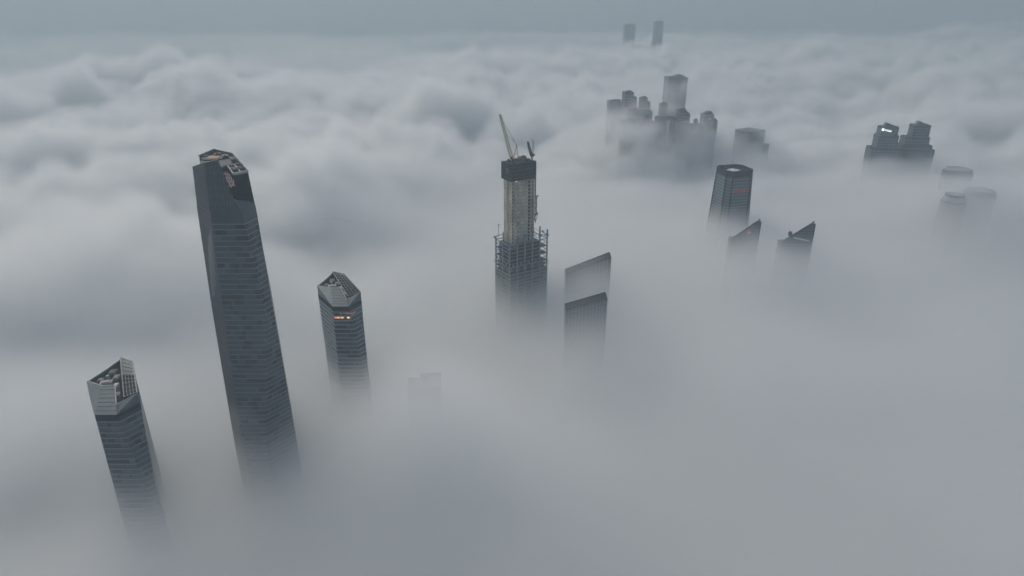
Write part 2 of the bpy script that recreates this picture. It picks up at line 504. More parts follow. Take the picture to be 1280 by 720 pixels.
# crown
P = lambda x, y, z: (x - OX, y - OY, z)
A0, B0, C0, D0, E0, F0, G0 = [(*p, 342) for p in K[-1][1]]
A1, B1, P1, Q1 = P(-223.4, 472, 370), P(-207.5, 455.5, 376.5), P(-198, 455.5, 378.5), P(-191.3, 454.4, 352)
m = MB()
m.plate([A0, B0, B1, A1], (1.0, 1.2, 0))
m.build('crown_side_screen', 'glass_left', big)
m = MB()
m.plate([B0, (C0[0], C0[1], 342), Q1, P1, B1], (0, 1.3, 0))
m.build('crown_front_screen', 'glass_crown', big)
m = MB()   # panel joints of the front screen
for k in range(1, 9):
    x = B0[0] + k * 2.1
    zt = 376 - max(0, (x - (P1[0] + .5)) * 3.95) if x > P1[0] else 375.5
    if zt > 345: m.bar((x, B0[1] - .08 + (0.0), 343), (x + (.4 if k < 5 else 0), B0[1] + .9 * (zt - 342) / 34 - .1, zt), .16, .3)
for k in range(1, 6):
    z = 343 + k * 5.4
    xr = min(P1[0] + (378 - z) / 3.95 - .6, C0[0] - .5)
    m.bar((B0[0] + .3 + .02 * (z - 342), B0[1] - .05 + .035 * (z - 342), z), (xr, B0[1] - .05 + .035 * (z - 342), z), .3, .14)
m.build('screen_joints', 'ledge_dim', big, stuff=True)
# plant block carrying the cooling towers, right of the diagonal cut
pN, pM, pD, pR = P(-203, 482, 0), P(-190, 458.3, 0), P(-183.2, 467.5, 0), P(-196, 489, 0)
m = MB()
m.loft([[(*q[:2], 342.01) for q in ((C0[0] - 4.5, C0[1] + 4.2), (D0[0] - .4, D0[1]), pR, pN)], [(*q[:2], 366.5) for q in (pM, pD, pR, pN)]])
m.build('plant_block', 'rib_dark', big)
m = MB()   # sloping glass apron below the dark block
m.plate([Q1, (C0[0], C0[1], 342.05), (D0[0], D0[1], 342.05), (D0[0] - 2, D0[1] - 3.5, 346.5), (C0[0] - 3.5, C0[1] + 3, 350)], (-.4, .8, 0))
m.build('glass_apron', 'glass_crown', big)
fan_deck = MB()
fan_deck.slab([pN[:2], pM[:2], pD[:2], pR[:2]], 366.52, 367.2)
fd = fan_deck.build('fan_deck', 'louvre', big)
def along(a, b, c, d, s, t):
    p = lerp(a[:2], b[:2], s); q = lerp(d[:2], c[:2], s); return lerp(p, q, t)
for s_ in (.35, .78):
    pass
for t_ in (.27, .73):
    c = along(pN, pM, pD, pR, .56, t_)
    m = MB(); 
    m.cyl((c[0], c[1], 367.21), 3.3, 1.6, 20, 0, 3.0)
    m.cyl((c[0], c[1], 368.83), 2.6, .1, 20, 1)
    for k in range(6):
        a = k * math.pi / 3
        m.bar((c[0], c[1], 369), (c[0] + 2.5 * math.cos(a), c[1] + 2.5 * math.sin(a), 369), .35, .12, 0)
    m.build('cooling_fan', ['louvre', 'slot_dark'], big)
m = MB()
for a, b in ((pN, pM), (pM, pD), (pD, pR), (pR, pN)):
    m.bar((*a[:2], 368), (*b[:2], 368), .5, 1.5)
m.bar((*lerp(pN[:2], pR[:2], .5), 368.2), (*lerp(pM[:2], pD[:2], .5), 368.2), .5, .9)
m.build('deck_parapet', 'steel_light', big)
# dotted light screen on the block's left wall
m = MB(); ds = MB()
w0, w1 = Vector((pN[0], pN[1], 0)), Vector((pM[0], pM[1], 0))
wd = (w1 - w0); nrm = Vector((wd.y, -wd.x, 0)).normalized()
if nrm.y > 0: nrm = -nrm
b0, b1 = Vector((C0[0] - 4.5, C0[1] + 4.2, 342)), None
def wall_pt(s, z):
    t = (z - 342) / 24.5
    bot = Vector(pN[:2]).lerp(Vector((C0[0] - 4.5, C0[1] + 4.2)), s); tp = Vector(pN[:2]).lerp(Vector(pM[:2]), s)
    q = bot.lerp(tp, t); return Vector((q.x, q.y, z))
LY0 = 458.0
poly = [(279.3, 215.5), (283, 214.5), (288, 218.5), (292.5, 225.5), (294, 233), (286.5, 234)]
pts = []
for x, y in poly:
    q = pv(x, y, LY0 + .12 * (x - 280)); pts.append(P(q.x, q.y, q.z))
m.plate(pts, (0, 1, 0))
m.build('light_screen', 'screen_back', big)
def inside(x, y):
    c = False
    for (xa, ya), (xb, yb) in zip(poly, poly[1:] + poly[:1]):
        if (ya > y) != (yb > y) and x < (xb - xa) * (y - ya) / (yb - ya) + xa: c = not c
    return c
for i in range(8):
    for j in range(12):
        x, y = 279.6 + i * 1.95 + j * .35, 214.8 + j * 1.7
        if inside(x, y):
            q = pv(x, y, LY0 + .12 * (x - 280) - .25); c = P(q.x, q.y, q.z)
            ds.box((c[0], c[1], c[2] - .2), (.26, .2, .26))
ds.build('light_dots', 'lamp_pink', big, stuff=True)
# rear deck, rim and helipad
rearpoly = [P(-221.5, 478, 0)[:2], P(-213, 467, 0)[:2], P(-205.5, 470, 0)[:2], P(-204, 483, 0)[:2], P(-196.5, 490, 0)[:2], P(-206, 510, 0)[:2], P(-229, 525, 0)[:2], P(-231, 503, 0)[:2]]
m = MB(); m.slab(rearpoly, 342.02, 368); m.build('rear_block', 'glass_left', big)
m = MB(); m.slab(grow(rearpoly, -1), 368.02, 368.5); m.build('roof_deck', 'roof_green', big)
m = MB()
rim = [P(-231.8, 503, 0)[:2], P(-230, 527, 0)[:2], P(-211, 513, 0)[:2], P(-197, 488, 0)[:2], P(-190, 476, 0)[:2]]
for k, (a, b) in enumerate(zip(rim, rim[1:])):
    m.plate([(*a, 360), (*b, 360), (*b, 371), (*a, 371)], (.9, -.9, 0))
m.bar((*rim[0], 371.2), (*rim[1], 371.2), 1.2, .5)
m.build('crown_rim', 'crown_rib', big)
m = MB()
hc = P(*pz(266.5, 196.3, 369.5), 369.5)
m.cyl((hc[0], hc[1], 368.52), 8.6, .9, 28)
m.build('helipad_platform', 'roof_green', big)
m = MB(); m.cyl((hc[0], hc[1], 369.44), 4.6, .12, 8); m.build('helipad_marking', 'helipad', big)
for x, y, w, d, h in ((-222, 513, 5, 3, 2.0), (-214, 507, 4, 6, 2), (-206, 500, 3, 4, 1.6), (-228, 507, 2.5, 2.5, 1.6), (-202, 492, 3, 3, 2.5)):
    m = MB(); m.box(P(x, y, 368.52), (w, d, h), .5); m.box(P(x, y, 368.52 + h), (w * .5, d * .5, .4), .5)
    m.build('roof_equipment', 'louvre', big)

# ------------------------------------------------------------------ the matching pair of shorter towers
TK = [(0, [(-22, -3), (-3.5, -31.5), (19.5, -31.5), (24, -28), (2, 9), (-4, 26), (-17, 33)]),
      (120, [(-22, -3), (-3.5, -31.5), (22, -31.5), (25, -27.5), (3, 9), (-4, 26), (-17, 33)]),
      (150, [(-22, -3), (-3, -31.8), (20.5, -31.8), (24, -27.5), (4, 9), (-4, 26), (-17, 33)]),
      (217, [(-23, -2.5), (-2, -32), (13, -32), (21.4, -17.5), (6, 9), (-4, 25), (-17, 33)])]
def twin(label, ox, oy, seed, zb, orange):
    t = thing('crowned_tower', label, 'skyscraper', (ox, oy, 0), 'pair of matching crowned towers')
    m = MB(); m.loft([[(*p, z) for p in ring_at(TK, z)] for z in (0, 120, 150, 206)]); m.build('tower_body', 'glass_body', t)
    o_, i_ = TK[-1][1], grow(TK[-1][1], -1.0); o0 = ring_at(TK, 206); m = MB()
    for k in range(len(o_)):
        j = (k + 1) % len(o_)
        m.face([(*o0[k], 206), (*o0[j], 206), (*o_[j], 217), (*o_[k], 217)])
        m.face([(*o_[k], 217), (*o_[j], 217), (*i_[j], 217), (*i_[k], 217)])
        m.face([(*i_[k], 217), (*i_[j], 217), (*i_[j], 206.02), (*i_[k], 206.02)])
    m.build('crown_wall', 'glass_left', t)
    sp = (lambda k, i, j: 3 if (k == 1 and i == 1 and j in (1, 2, 4, 5)) else 0) if False else None
    facade(t, TK, 212, zb, 4.4, 3, lh=1.1, depth=.6, seed=seed, window=2.0, lmat='ledge_dim' if not orange else 'ledge')
    m = MB(); b = grow(TK[-1][1], .25)
    for k in range(len(b)):
        j = (k + 1) % len(b); m.face([(*b[k], 212.2), (*b[j], 212.2), (*b[j], 216.9), (*b[k], 216.9)])
    m.build('sky_lobby_glazing', 'rib_dark', t)
    if orange:
        m = MB(); r = random.Random(5)
        for k in range(15):
            x = -1.2 + k * .98
            z = 205.2
            if 9 <= k <= 11: continue
            m.face([(x, -32.75, z), (x + .6, -32.75, z), (x + .6, -32.75, z + 1.5), (x, -32.75, z + 1.5)], 1 if k in (3, 7, 13, 12) else 0)
        for k in range(16):
            x = -1.4 + k * 1.0
            if r.random() < .6: m.face([(x, -32.75, 209.7), (x + .35, -32.75, 209.7), (x + .35, -32.75, 210.3), (x, -32.75, 210.3)], 0)
        for k in range(3):
            q = lerp((13.4, -32.6), (21.9, -18), .1 + k * .13)
            m.face([(q[0] + .4, q[1] - .3, 208.6), (q[0] + .75, q[1] + .3, 208.6), (q[0] + .75, q[1] + .3, 209.5), (q[0] + .4, q[1] - .3, 209.5)], 0)
        m.build('lit_windows', ['lamp_orange', 'lamp_cream'], t)
    A, B, C, Dd, d2, E, F = [tuple(p) for p in TK[-1][1]]
    zb_, zr = 217, 225.5
    gr = lambda p, d: grow([A, B, C, Dd, d2, E, F], d)[[A, B, C, Dd, d2, E, F].index(p)]
    # slanted crown panels: left, front (leaning back and rising), right
    Ft = (-8, -9, 226); Fr = (1, -8.3, 226)
    Ar = (-23.6, -1, 225)
    m = MB(); m.plate([(*A, zb_), (*B, zb_), Ft, Ar], (.6, .9, -.2)); m.build('crown_left_panel', 'crown_panel', t)
    m = MB(); m.plate([(*B, zb_), (*C, zb_), Fr, Ft], (0, .9, -.3)); m.build('crown_front_panel', 'crown_panel', t)
    Dr = (21.8, -18.2, 225); Cr = (9.4, -24.6, 220.5)
    m = MB(); m.plate([(*C, zb_), (*Dd, zb_), Dr, Cr], (-.8, .5, 0)); m.build('crown_right_panel', 'crown_panel', t)
    m = MB(); m.bar(Cr, Fr, .7, .5); m.bar(Ft, Fr, .6, .5); m.build('crown_corner_rib', 'steel_light', t)
    # horizontal battens on the panels
    m = MB()
    for a, b, a2, b2 in (((*A, zb_), (*B, zb_), Ar, Ft), ((*B, zb_), (*C, zb_), Ft, Fr), ((*C, zb_), (*Dd, zb_), Cr, Dr)):
        for k in range(1, 7):
            p, q = Vector(a).lerp(Vector(a2), k / 7), Vector(b).lerp(Vector(b2), k / 7)
            off = Vector((0, -.12, .1)) if a2 != Cr else Vector((.12, -.08, .05))
            m.bar(p + off, q + off, .18, .3)
    m.build('crown_battens', 'crown_rib', t, stuff=True)
    # roof deck and machinery
    m = MB(); m.slab(grow([A, B, C, Dd, d2, E, F], -1.1), 206.03, 207); m.build('roof_deck', 'roof_deck', t)
    for x, y, w, d, h, mt in ((-9, -2, 8, 5, 4.0, 'pale_box'), (3.5, -14.5, 6, 5, 1.6, 'pale_box'), (-6, 6, 4, 7, 3.4, 'louvre'), (-.5, -5.5, 3, 7, 3.2, 'steel_light'), (-13, 14, 5, 8, 3, 'roof_deck'), (-11, 4, 2, 2, 5.2, 'steel_light'), (-15, 2, 4, 4, 3.4, 'louvre')):
        m = MB(); m.box((x, y, 207.02), (w, d, h + 14), .25)
        m.box((x, y, 221.02 + h), (w * .7, d * .7, .5), .25)
        m.build('machine_housing', mt, t)
    # outer upstand of the right-rear and rear edges
    m = MB()
    for a, b in (((21.2, -17.3), (-3.6, 25.2)), ((-3.8, 25.4), (-17.0, 33.0))):
        n_ = Vector((-(b[1] - a[1]), b[0] - a[0], 0)).normalized() * .5
        m.plate([(*a, 217.05), (*b, 217.05), (*b, 225), (*a, 225)], n_)
    m.build('rear_upstand', 'glass_left', t)
    # open lattice sloping from that rim down to the roof
    Fp, Ep, Dp, Jp = Vector((-16.6, 32.2, 225.6)), Vector((-3.5, 25.2, 226)), Vector((21.2, -17.6, 225.6)), Vector((8, -12.5, 218.6))
    def lp(s_, t_): return Ep.lerp(Dp, s_).lerp(Fp.lerp(Jp, s_), t_)
    NS, NT = 9, 4
    m = MB()
    for k in range(NS + 1): m.bar(lp(k / NS, 0), lp(k / NS, 1), .42 if k not in (0, NS) else .8)
    for k in range(NT + 1):
        m.bar(lp(0, k / NT), lp(1, k / NT), .36 if 0 < k < NT else .8)
    m.build('lattice_screen', 'lattice_grey', t)
    m = MB()
    for k in range(NS):
        for q in range(NT):
            s0, s1, t0, t1 = (k + .18) / NS, (k + .82) / NS, (q + .16) / NT, (q + .84) / NT
            if k < 4 and not orange:      # small light panels set in the upper cells
                m.face([lp(s0, t0), lp(s1, t0), lp(s1, t1), lp(s0, t1)], 0)
            else:
                d_ = Vector((0, 0, .9))
                m.face([lp(s0, t0) - d_, lp(s1, t0) - d_, lp(s1, t1) - d_, lp(s0, t1) - d_], 1)
    m.build('screen_infill', ['crown_rib', 'slot_dark'], t)
    m = MB(); m.bar((-17.2, 33, 220.5), (-19.5, 18, 220.5), .6, 7); m.bar((-19.5, 18, 220.5), (-23.0, -.4, 221), .6, 7); m.build('rear_rim', 'crown_rib', t)
    return t
twin('crowned glass tower with glowing orange windows, between tallest tower and building site', -163, 602.5, 5, 100, True)
twin('greyer tower at lower left with open lattice screen on its broken crown', -282.5, 426, 8, 88, False)

# ------------------------------------------------------------------ tower under construction
SX, SY = -2.8, 756.3
site = thing('unfinished_tower', 'tower under construction with bare concrete core above an open steel frame', 'skyscraper', (SX, SY, 0))
e1 = Vector((.842, .540, 0)); e2 = Vector((-.540, .842, 0))
NX, NY, LX, LY = 5, 2, 54.0, 31.0
def fp(a, b, z): return Vector((0, 0, z)) + e1 * a + e2 * b
ZC = 172.0    # above this the steel is bare
# clad lower part with ledges
keys = [(0, [tuple(fp(a, b, 0)[:2]) for a, b in ((0, LY), (0, 0), (LX, 0), (LX, LY))])]
keys.append((ZC, keys[0][1]))
m = MB(); m.slab(grow(keys[0][1], -.8), 0, ZC); m.build('clad_storeys', 'far_glass', site)
facade(site, keys, ZC, 90, 4.5, 2, window=3.0, lh=.9, depth=.6, seed=12, lmat='steel_frame')
m = MB(); 
for i in range(NX + 1):
    m.bar(fp(i * LX / NX, -.7, 80), fp(i * LX / NX, -.7, ZC), 1.0)
for j in range(1, NY + 1):
    m.bar(fp(-.7, j * LY / NY, 80), fp(-.7, j * LY / NY, ZC), 1.0)
m.build('facade_fins', 'steel_frame', site)
def col_top(i, j):
    base = 208 + 1.0 * i + 1.5 * j
    return base + {0: 1, 1: 5, 2: 8.5, 3: 10, 4: 9, 5: 8}[i] * (1 if j == 0 else .8) + rnd.uniform(-1, 1)
for i in range(NX + 1):
    for j in range(NY + 1):
        if 0 < i < NX and 0 < j < NY: continue
        m = MB(); m.bar(fp(i * LX / NX, j * LY / NY, ZC - .5), fp(i * LX / NX, j * LY / NY, col_top(i, j)), 1.45)
        m.build('column', 'steel_frame', site)
def floor_level(z, heavy, upto=NX):
    m = MB()
    w = .9 if heavy else .5
    for (a, b), (c, d) in (((0, 0), (LX, 0)), ((0, 0), (0, LY)), ((LX, 0), (LX, LY)), ((0, LY), (LX, LY))):
        m.bar(fp(a, b, z), fp(c, d, z), .6, w)
    m.build('edge_beam', 'steel_frame', site)
z = ZC
lv = 0
while z < 209:
    floor_level(z, lv % 2 == 0)
    if lv == 7: 
        m = MB(); m.slab([tuple(fp(a, b, 0)[:2]) for a, b in ((3, 3), (LX - 9, 3), (LX - 9, LY - 3), (3, LY - 3))], ZC, 207.3); m.build('inner_shade_box', 'slab_and_shade', site)  # added dark box: the dimness within the bare frame, painted as a solid
    if z < 204 and lv in (0, 1, 2, 4, 6):
        m = MB(); m.slab([tuple(fp(a, b, 0)[:2]) for a, b in ((1, 1), (LX - 1, 1), (LX - 1, LY - 1), (1, LY - 1))], z - .25, z + .1)
        for i in range(NX):
            m.bar(fp((i + .5) * LX / NX, .6, z - .5), fp((i + .5) * LX / NX, LY - .6, z - .5), .35, .5)
        m.build('floor_slab', 'slab_and_shade', site)
    z += 4.6
    lv += 1
for i in range(NX):   # belt truss
    if i in (0, 1, 2, 3, 4):
        a, b = i * LX / NX, (i + 1) * LX / NX
        m = MB()
        m.bar(fp(a, -.2, 174), fp((a + b) / 2, -.2, 185), .7); m.bar(fp(b, -.2, 174), fp((a + b) / 2, -.2, 185), .7)
        m.build('truss_brace', 'steel_frame', site)
for j in range(NY):
    a, b = j * LY / NY, (j + 1) * LY / NY
    m = MB(); m.bar(fp(-.2, a, 174), fp(-.2, b, 192), .7); m.bar(fp(-.2, b, 174), fp(-.2, a, 192), .7)
    m.build('truss_brace', 'steel_frame', site)
# steel hung under slabs: green netting at the bottom of the open frame
m = MB()
for k in range(26):
    a = rnd.uniform(0, LX - 6); z = rnd.uniform(173, 184); w = rnd.uniform(3, 8)
    m.plate([fp(a, .3, z), fp(a + w, .3, z), fp(a + w, .3, z + 3), fp(a, .3, z + 3)], e2 * .2)
for k in range(12):
    a = rnd.uniform(0, LY - 5); z = rnd.uniform(173, 186); w = rnd.uniform(3, 6)
    m.plate([fp(.3, a, z), fp(.3, a + w, z), fp(.3, a + w, z + 3), fp(.3, a, z + 3)], e1 * .2)
m.build('safety_netting', 'green_net', site, stuff=True)
# blue working platforms
for a, b, z, w in ((0, -.6, 210, 4.5), (10.8, -.6, 211.5, 2.5), (21.6, -.8, 218, 5), (32.4, -.8, 220.5, 5.5), (43.2, -1, 214, 7), (52, -1.5, 213, 9), (LX + 1, 10, 214, 6), (-1.5, LY, 211, 6), (-1.2, 15, 205, 7), (-1, 22, 198, 6), (-1, 11, 196, 5)):
    m = MB()
    p = fp(a, b, z)
    m.box((p.x, p.y, p.z), (w * .8, 1.7, .3), math.atan2(e1.y, e1.x) if b < 5 else math.atan2(e2.y, e2.x))
    for sx in (-1, -.33, .33, 1):
        d = (e1 if b < 5 else e2) * (sx * w * .38)
        m.bar(p + d, p + d + Vector((0, 0, 1.8)), .28)
    d = (e1 if b < 5 else e2) * (w * .38)
    m.bar(p - d + Vector((0, 0, 1.7)), p + d + Vector((0, 0, 1.7)), .3, .6)
    m.build('work_platform', 'safety_blue', site)
for a, b in ((LX, -0.5), (43.2, -.5), (0, LY), (0, 14)):   # protruding outriggers
    m = MB(); p = fp(a, b, 178 if b < 20 else 181); q = p + (e1 * 3.5 if a > 1 else -e2 * 0 - e1 * 3.5)
    m.bar(p, q, .5); m.bar(q, p + Vector((0, 0, 3)), .3); m.build('outrigger', 'steel_frame', site)
m = MB()
p = fp(-2, 21, 215); m.bar(p, p + Vector((0, 0, 16)), .35); m.box((p.x, p.y, p.z + 14), (1.2, 1.2, 2.2)); m.build('hoist_mast', 'crane_dark', site)
# stepped steel at the top right and loose beams
m = MB()
for i in range(NX):
    a, b = i * LX / NX, (i + 1) * LX / NX
    z = (206, 211, 215.5, 217, 215)[i]
    m = MB(); m.bar(fp(a, 0, z), fp(b, 0, z + .2), .6, .7); m.build('upper_beam', 'steel_frame', site)
for i in range(NX):
    a, b = i * LX / NX, (i + 1) * LX / NX
    if i in (0, 1, 3, 4):
        m = MB(); m.bar(fp(a, LY, 213), fp(b, LY, 213.4), .6, .7); m.build('upper_beam', 'steel_frame', site)
m = MB(); m.bar(fp(LX, 0, 214), fp(LX, LY, 214), .5)
m.build('upper_beam', 'steel_frame', site)
# core
c0, c1, d0, d1 = 7.5, 38.5, 6.5, 24.5
zt = 291.0
def cp(a, b, z): return fp(c0 + a, d0 + b, z)
CW, CD = c1 - c0, d1 - d0
m = MB(); m.slab([tuple(cp(a, b, 0)[:2]) for a, b in ((0, 0), (CW, 0), (CW, CD), (0, CD))], 0, zt); cr = m.build('concrete_core', 'concrete', site)
def core_strip(name, a0, a1, z0, z1, mt, out=.25, side=0, parent=cr):
    m = MB()
    if side == 0: m.plate([cp(a0, 0, z0), cp(a1, 0, z0), cp(a1, 0, z1), cp(a0, 0, z1)], -e2 * out)
    else: m.plate([cp(0, a0, z0), cp(0, a1, z0), cp(0, a1, z1), cp(0, a0, z1)], -e1 * out)
    return m
z = 208.0; k = 0
while z < zt - 5:
    z1 = z + 4.4
    m = MB()
    # lift joints on the wide face
    m.plate([cp(3.2, 0, z), cp(21.5, 0, z), cp(21.5, 0, z + .35), cp(3.2, 0, z + .35)], -e2 * .3)
    m.plate([cp(0, 2, z), cp(0, 14, z), cp(0, 14, z + .35), cp(0, 2, z + .35)], -e1 * .3)
    m.build('pour_joint', 'concrete_dark', cr)
    m = MB()
    m.plate([cp(22.4, 0, z + .7), cp(24.8, 0, z + .7), cp(24.8, 0, z + 3.7), cp(22.4, 0, z + 3.7)], -e2 * .2)
    m.build('door_opening', 'slot_dark', cr)
    m = MB()
    m.plate([cp(.4, 0, z + .9), cp(1.5, 0, z + .9), cp(1.5, 0, z + 3.4), cp(.4, 0, z + 3.4)], -e2 * .2)
    m.build('wall_slot', 'slot_dark', cr)
    if k % 2: 
        m = MB(); m.plate([cp(8, 0, z + .9), cp(9, 0, z + .9), cp(9, 0, z + 2.9), cp(8, 0, z + 2.9)], -e2 * .25); m.build('wall_slot', 'slot_dark', cr)
    m = MB(); m.plate([cp(27.8, 0, z + .6), cp(28.8, 0, z + .6), cp(28.8, 0, z + 3.3), cp(27.8, 0, z + 3.3)], -e2 * .2); m.build('wall_slot', 'slot_dark', cr)
    z = z1; k += 1
m = MB()
for a in (2.2, 26.0, 30.3): m.bar(cp(a, -.5, 200), cp(a, -.5, zt), .9)
m.bar(cp(-.5, 9, 200), cp(-.5, 9, zt), 1.0)
m.build('wall_pier', 'concrete', cr)
# formwork box on top
m = MB(); fw = [tuple(cp(a, b, 0)[:2]) for a, b in ((-2.2, -1.8), (CW + 1.2, -1.8), (CW + 1.2, CD + 1.8), (-2.2, CD + 1.8))]
m.slab(fw, 284.5, 304); fwk = m.build('climbing_formwork', 'formwork', site)
m = MB()
for z in (288, 292.2, 296.5, 300.6):
    m.bar(cp(-2.2, -2.0, z), cp(CW + 1.2, -2.0, z), .25, .3); m.bar(cp(-2.4, -1.8, z), cp(-2.4, CD + 1.8, z), .25, .3)
m.build('formwork_rail', 'formwork_mark', fwk)
def glyph(m, a, z, w, h, seed):
    r = random.Random(seed)
    for k in range(4):
        zz = z + h * (k + .3) / 4
        m.bar(cp(a, -2.15, zz), cp(a + w * r.uniform(.6, 1), -2.15, zz), .12, .32)
    for k in range(2):
        aa = a + w * (.25 + .5 * k)
        m.bar(cp(aa, -2.15, z), cp(aa, -2.15, z + h * r.uniform(.7, 1)), .32, .12)
m = MB()
for k in range(8):
    if k == 2: continue
    glyph(m, 7.2 + k * 2.9, 295.6 - .0 * k, 2.1, 2.5, k)
m.bar(cp(12, -2.1, 290.4), cp(19, -2.1, 290.4), .12, .5)
m.build('banner_lettering', 'formwork_mark', fwk)
m = MB(); m.plate([cp(-2.3, 3, 293), cp(-2.3, 9, 293), cp(-2.3, 9, 299), cp(-2.3, 3, 299)], -e1 * .2); m.build('side_panel', 'formwork_mark', fwk)
m = MB()
for k in range(9):
    a = -1 + k * 4; m.bar(cp(a, -1.9, 304), cp(a, -1.9, 305.4), .25)
m.bar(cp(-2, -1.9, 305.3), cp(CW + 1, -1.9, 305.3), .2); m.bar(cp(-2, -1.9, 305.3), cp(-2, CD + 1.7, 305.3), .2)
m.build('guard_rail', 'crane_dark', fwk)
for a, b, w, h, mt in ((18, 4, 3, 3.2, 'crane_dark'), (22, 9, 5, 3.6, 'crane_dark'), (26, 5, 3, 2.5, 'formwork_mark'), (24, 13, 6, 4.2, 'formwork'), (14, 12, 3, 3, 'crane_dark'), (3, 12, 3, 3, 'crane_red')):
    p = cp(a, b, 304.02); m = MB(); m.box(p, (w, w * .7, h), .57); m.box((p.x, p.y, p.z + h), (w * .5, w * .35, .8), .57); m.build('equipment_crate', mt, fwk)
m = MB(); p = cp(4.5, -2.2, 284.6)
m.box((p.x, p.y, 283.7), (1, .8, .7)); m.build('work_light', 'lamp_cream', fwk)
m = MB()
for a in (1, 6, 12, 19, 25, 30):
    m.bar(cp(a, -1, 284.5), cp(a, -1, 281.5), .4)
m.build('hanging_scaffold', 'crane_dark', fwk)
# external hoist on the right edge of the core
m = MB()
m.bar(cp(CW + 1.2, -.6, 232), cp(CW + 1.2, -.6, 303), 1.0)
m.bar(cp(CW + 3.2, -.6, 240), cp(CW + 3.2, -.6, 262), .9)
for z in range(234, 300, 7):
    m.bar(cp(CW, -.4, z), cp(CW + 1.6, -.6, z), .5)
m.bar(cp(CW + 1, -.6, 261), cp(CW + 5.5, -.6, 262.5), .9, 1.6); m.bar(cp(CW + 1, -.6, 238), cp(CW + 5.5, -.6, 241.5), .8, 1.2)
m.bar(cp(CW + 5, -.6, 240.5), cp(CW + 1.5, -.6, 229), .6)
m.build('material_hoist', 'crane_dark', site)

# tower cranes on the core
def truss(m, p, q, w, n, mi=0, t=.28):
    p, q = Vector(p), Vector(q); d = (q - p).normalized()
    a = d.cross(Vector((0, 1, 0.01))).normalized() * (w / 2); b = a.cross(d).normalized() * (w / 2)
    cor = [a + b, a - b, -a - b, -a + b]
    for c in cor: m.bar(p + c, q + c * .55, t, t, mi)
    for k in range(n):
        s0, s1 = k / n, (k + 1) / n
        for i in range(4):
            c, e = cor[i], cor[(i + 1) % 4]
            f0, f1 = 1 - .45 * s0, 1 - .45 * s1
            m.bar(p.lerp(q, s0) + c * f0, p.lerp(q, s1) + e * f1, t * .65, t * .65, mi)
cb = cp(4.5, 4, 304) + Vector((SX, SY, 0))
crane = thing('tower_crane', 'pale red-based luffing crane with long raised jib on the concrete core', 'crane', cb)
m = MB(); truss(m, (0, 0, 0), (0, 0, 3.5), 3, 2, t=.4); m.build('mast', 'crane_red', crane)
m = MB(); m.cyl((0, 0, 3.5), 2.4, 1, 14); m.box((1.5, 0, 4.5), (9.5, 2.8, .9), 0); m.build('turntable', 'crane_red', crane)
m = MB(); m.box((-2.4, -1.6, 5.4), (2, 1.8, 2.4)); m.box((-2.4, -1.6, 7.8), (2.3, 2.1, .25)); m.build('cab', 'crane_dark', crane)
m = MB(); m.box((6.2, 0, 4.0), (2.2, 3, 3.4)); m.box((6.2, 0, 7.4), (1.6, 2.2, .7)); m.build('counterweight', 'crane_dark', crane)
m = MB(); truss(m, (-1.8, 0, 5.4), (-14.8, 5, 53), 3.2, 17, t=.75); m.box((-15, 5, 52.4), (2.4, 2.0, 1.8)); m.build('jib', 'crane_pale', crane)
m = MB()
for sy in (-1, 1):
    m.bar((0, sy * 1.2, 5.4), (3.6, sy * .5, 20), .7); m.bar((5.6, sy * 1.2, 5.4), (3.6, sy * .5, 20), .6); m.bar((1.9, sy * 1, 11), (4.6, sy * 1, 11), .3)
m.box((3.6, 0, 19.4), (1.5, 1.6, 1.7)); m.build('a_frame', 'crane_pale', crane)
m = MB(); m.bar((3.6, 0, 20.6), (-13.6, 4.6, 49.5), .3); m.bar((3.4, .6, 20.6), (-10, 3.6, 36), .15)
p = Vector((3.6, 0, 20.6)).lerp(Vector((-13.6, 4.6, 49.5)), .17); m.box(p, (.8, .8, 1.4)); m.build('luffing_rope', 'dark_metal', crane)
m = MB(); m.bar((-15.4, 5, 52.4), (-15.4, 5, 45), .12); m.box((-15.4, 5, 43.8), (.7, .6, 1.3)); m.build('hook', 'dark_metal', crane)
cb = cp(CW - 1, 4, 304) + Vector((SX, SY, 0))
crane2 = thing('tower_crane', 'small dark crane with folded jib at right corner of the concrete core', 'crane', cb)
m = MB(); truss(m, (0, 0, 0), (0, 0, 5), 2, 3, t=.5); m.build('mast', 'crane_dark', crane2)
m = MB(); m.cyl((0, 0, 5), 2.2, .9, 14); m.box((.4, 0, 5.9), (5.6, 2.6, 2.0)); m.build('turntable', 'crane_dark', crane2)
m = MB(); m.box((-1.8, -1.6, 7.9), (1.6, 1.5, 2)); m.box((-1.8, -1.6, 9.9), (1.8, 1.7, .2)); m.build('cab', 'crane_dark', crane2)
m = MB(); truss(m, (-1, 0, 7.5), (-4.6, 1.5, 20), 2.4, 6, t=.9); m.box((-4.8, 1.5, 20), (2.2, 1.6, 1.6)); m.build('jib', 'crane_dark', crane2)
m = MB(); truss(m, (1, 0, 7.5), (1.3, .5, 23), 1.1, 8, t=.32); m.box((.4, .5, 23.4), (2.8, .8, .8)); m.build('a_frame', 'steel_light', crane2)

# ------------------------------------------------------------------ towers standing farther off
def rect(cx, cyy, w, d, rot):
    ca, sa = math.cos(rot), math.sin(rot)
    return [(cx + x * ca - y * sa, cyy + x * sa + y * ca) for x, y in ((-w/2, -d/2), (w/2, -d/2), (w/2, d/2), (-w/2, d/2))]

def ledges(root, poly, z0, z1, pitch, mt='far_ledge', d=.5, h=.8):
    m = MB(); z = z1 - pitch
    while z > z0:
        m.slab(grow(poly, d), z, z + h); z -= pitch
    return m.build('floor_ledges', mt, root, stuff=True)

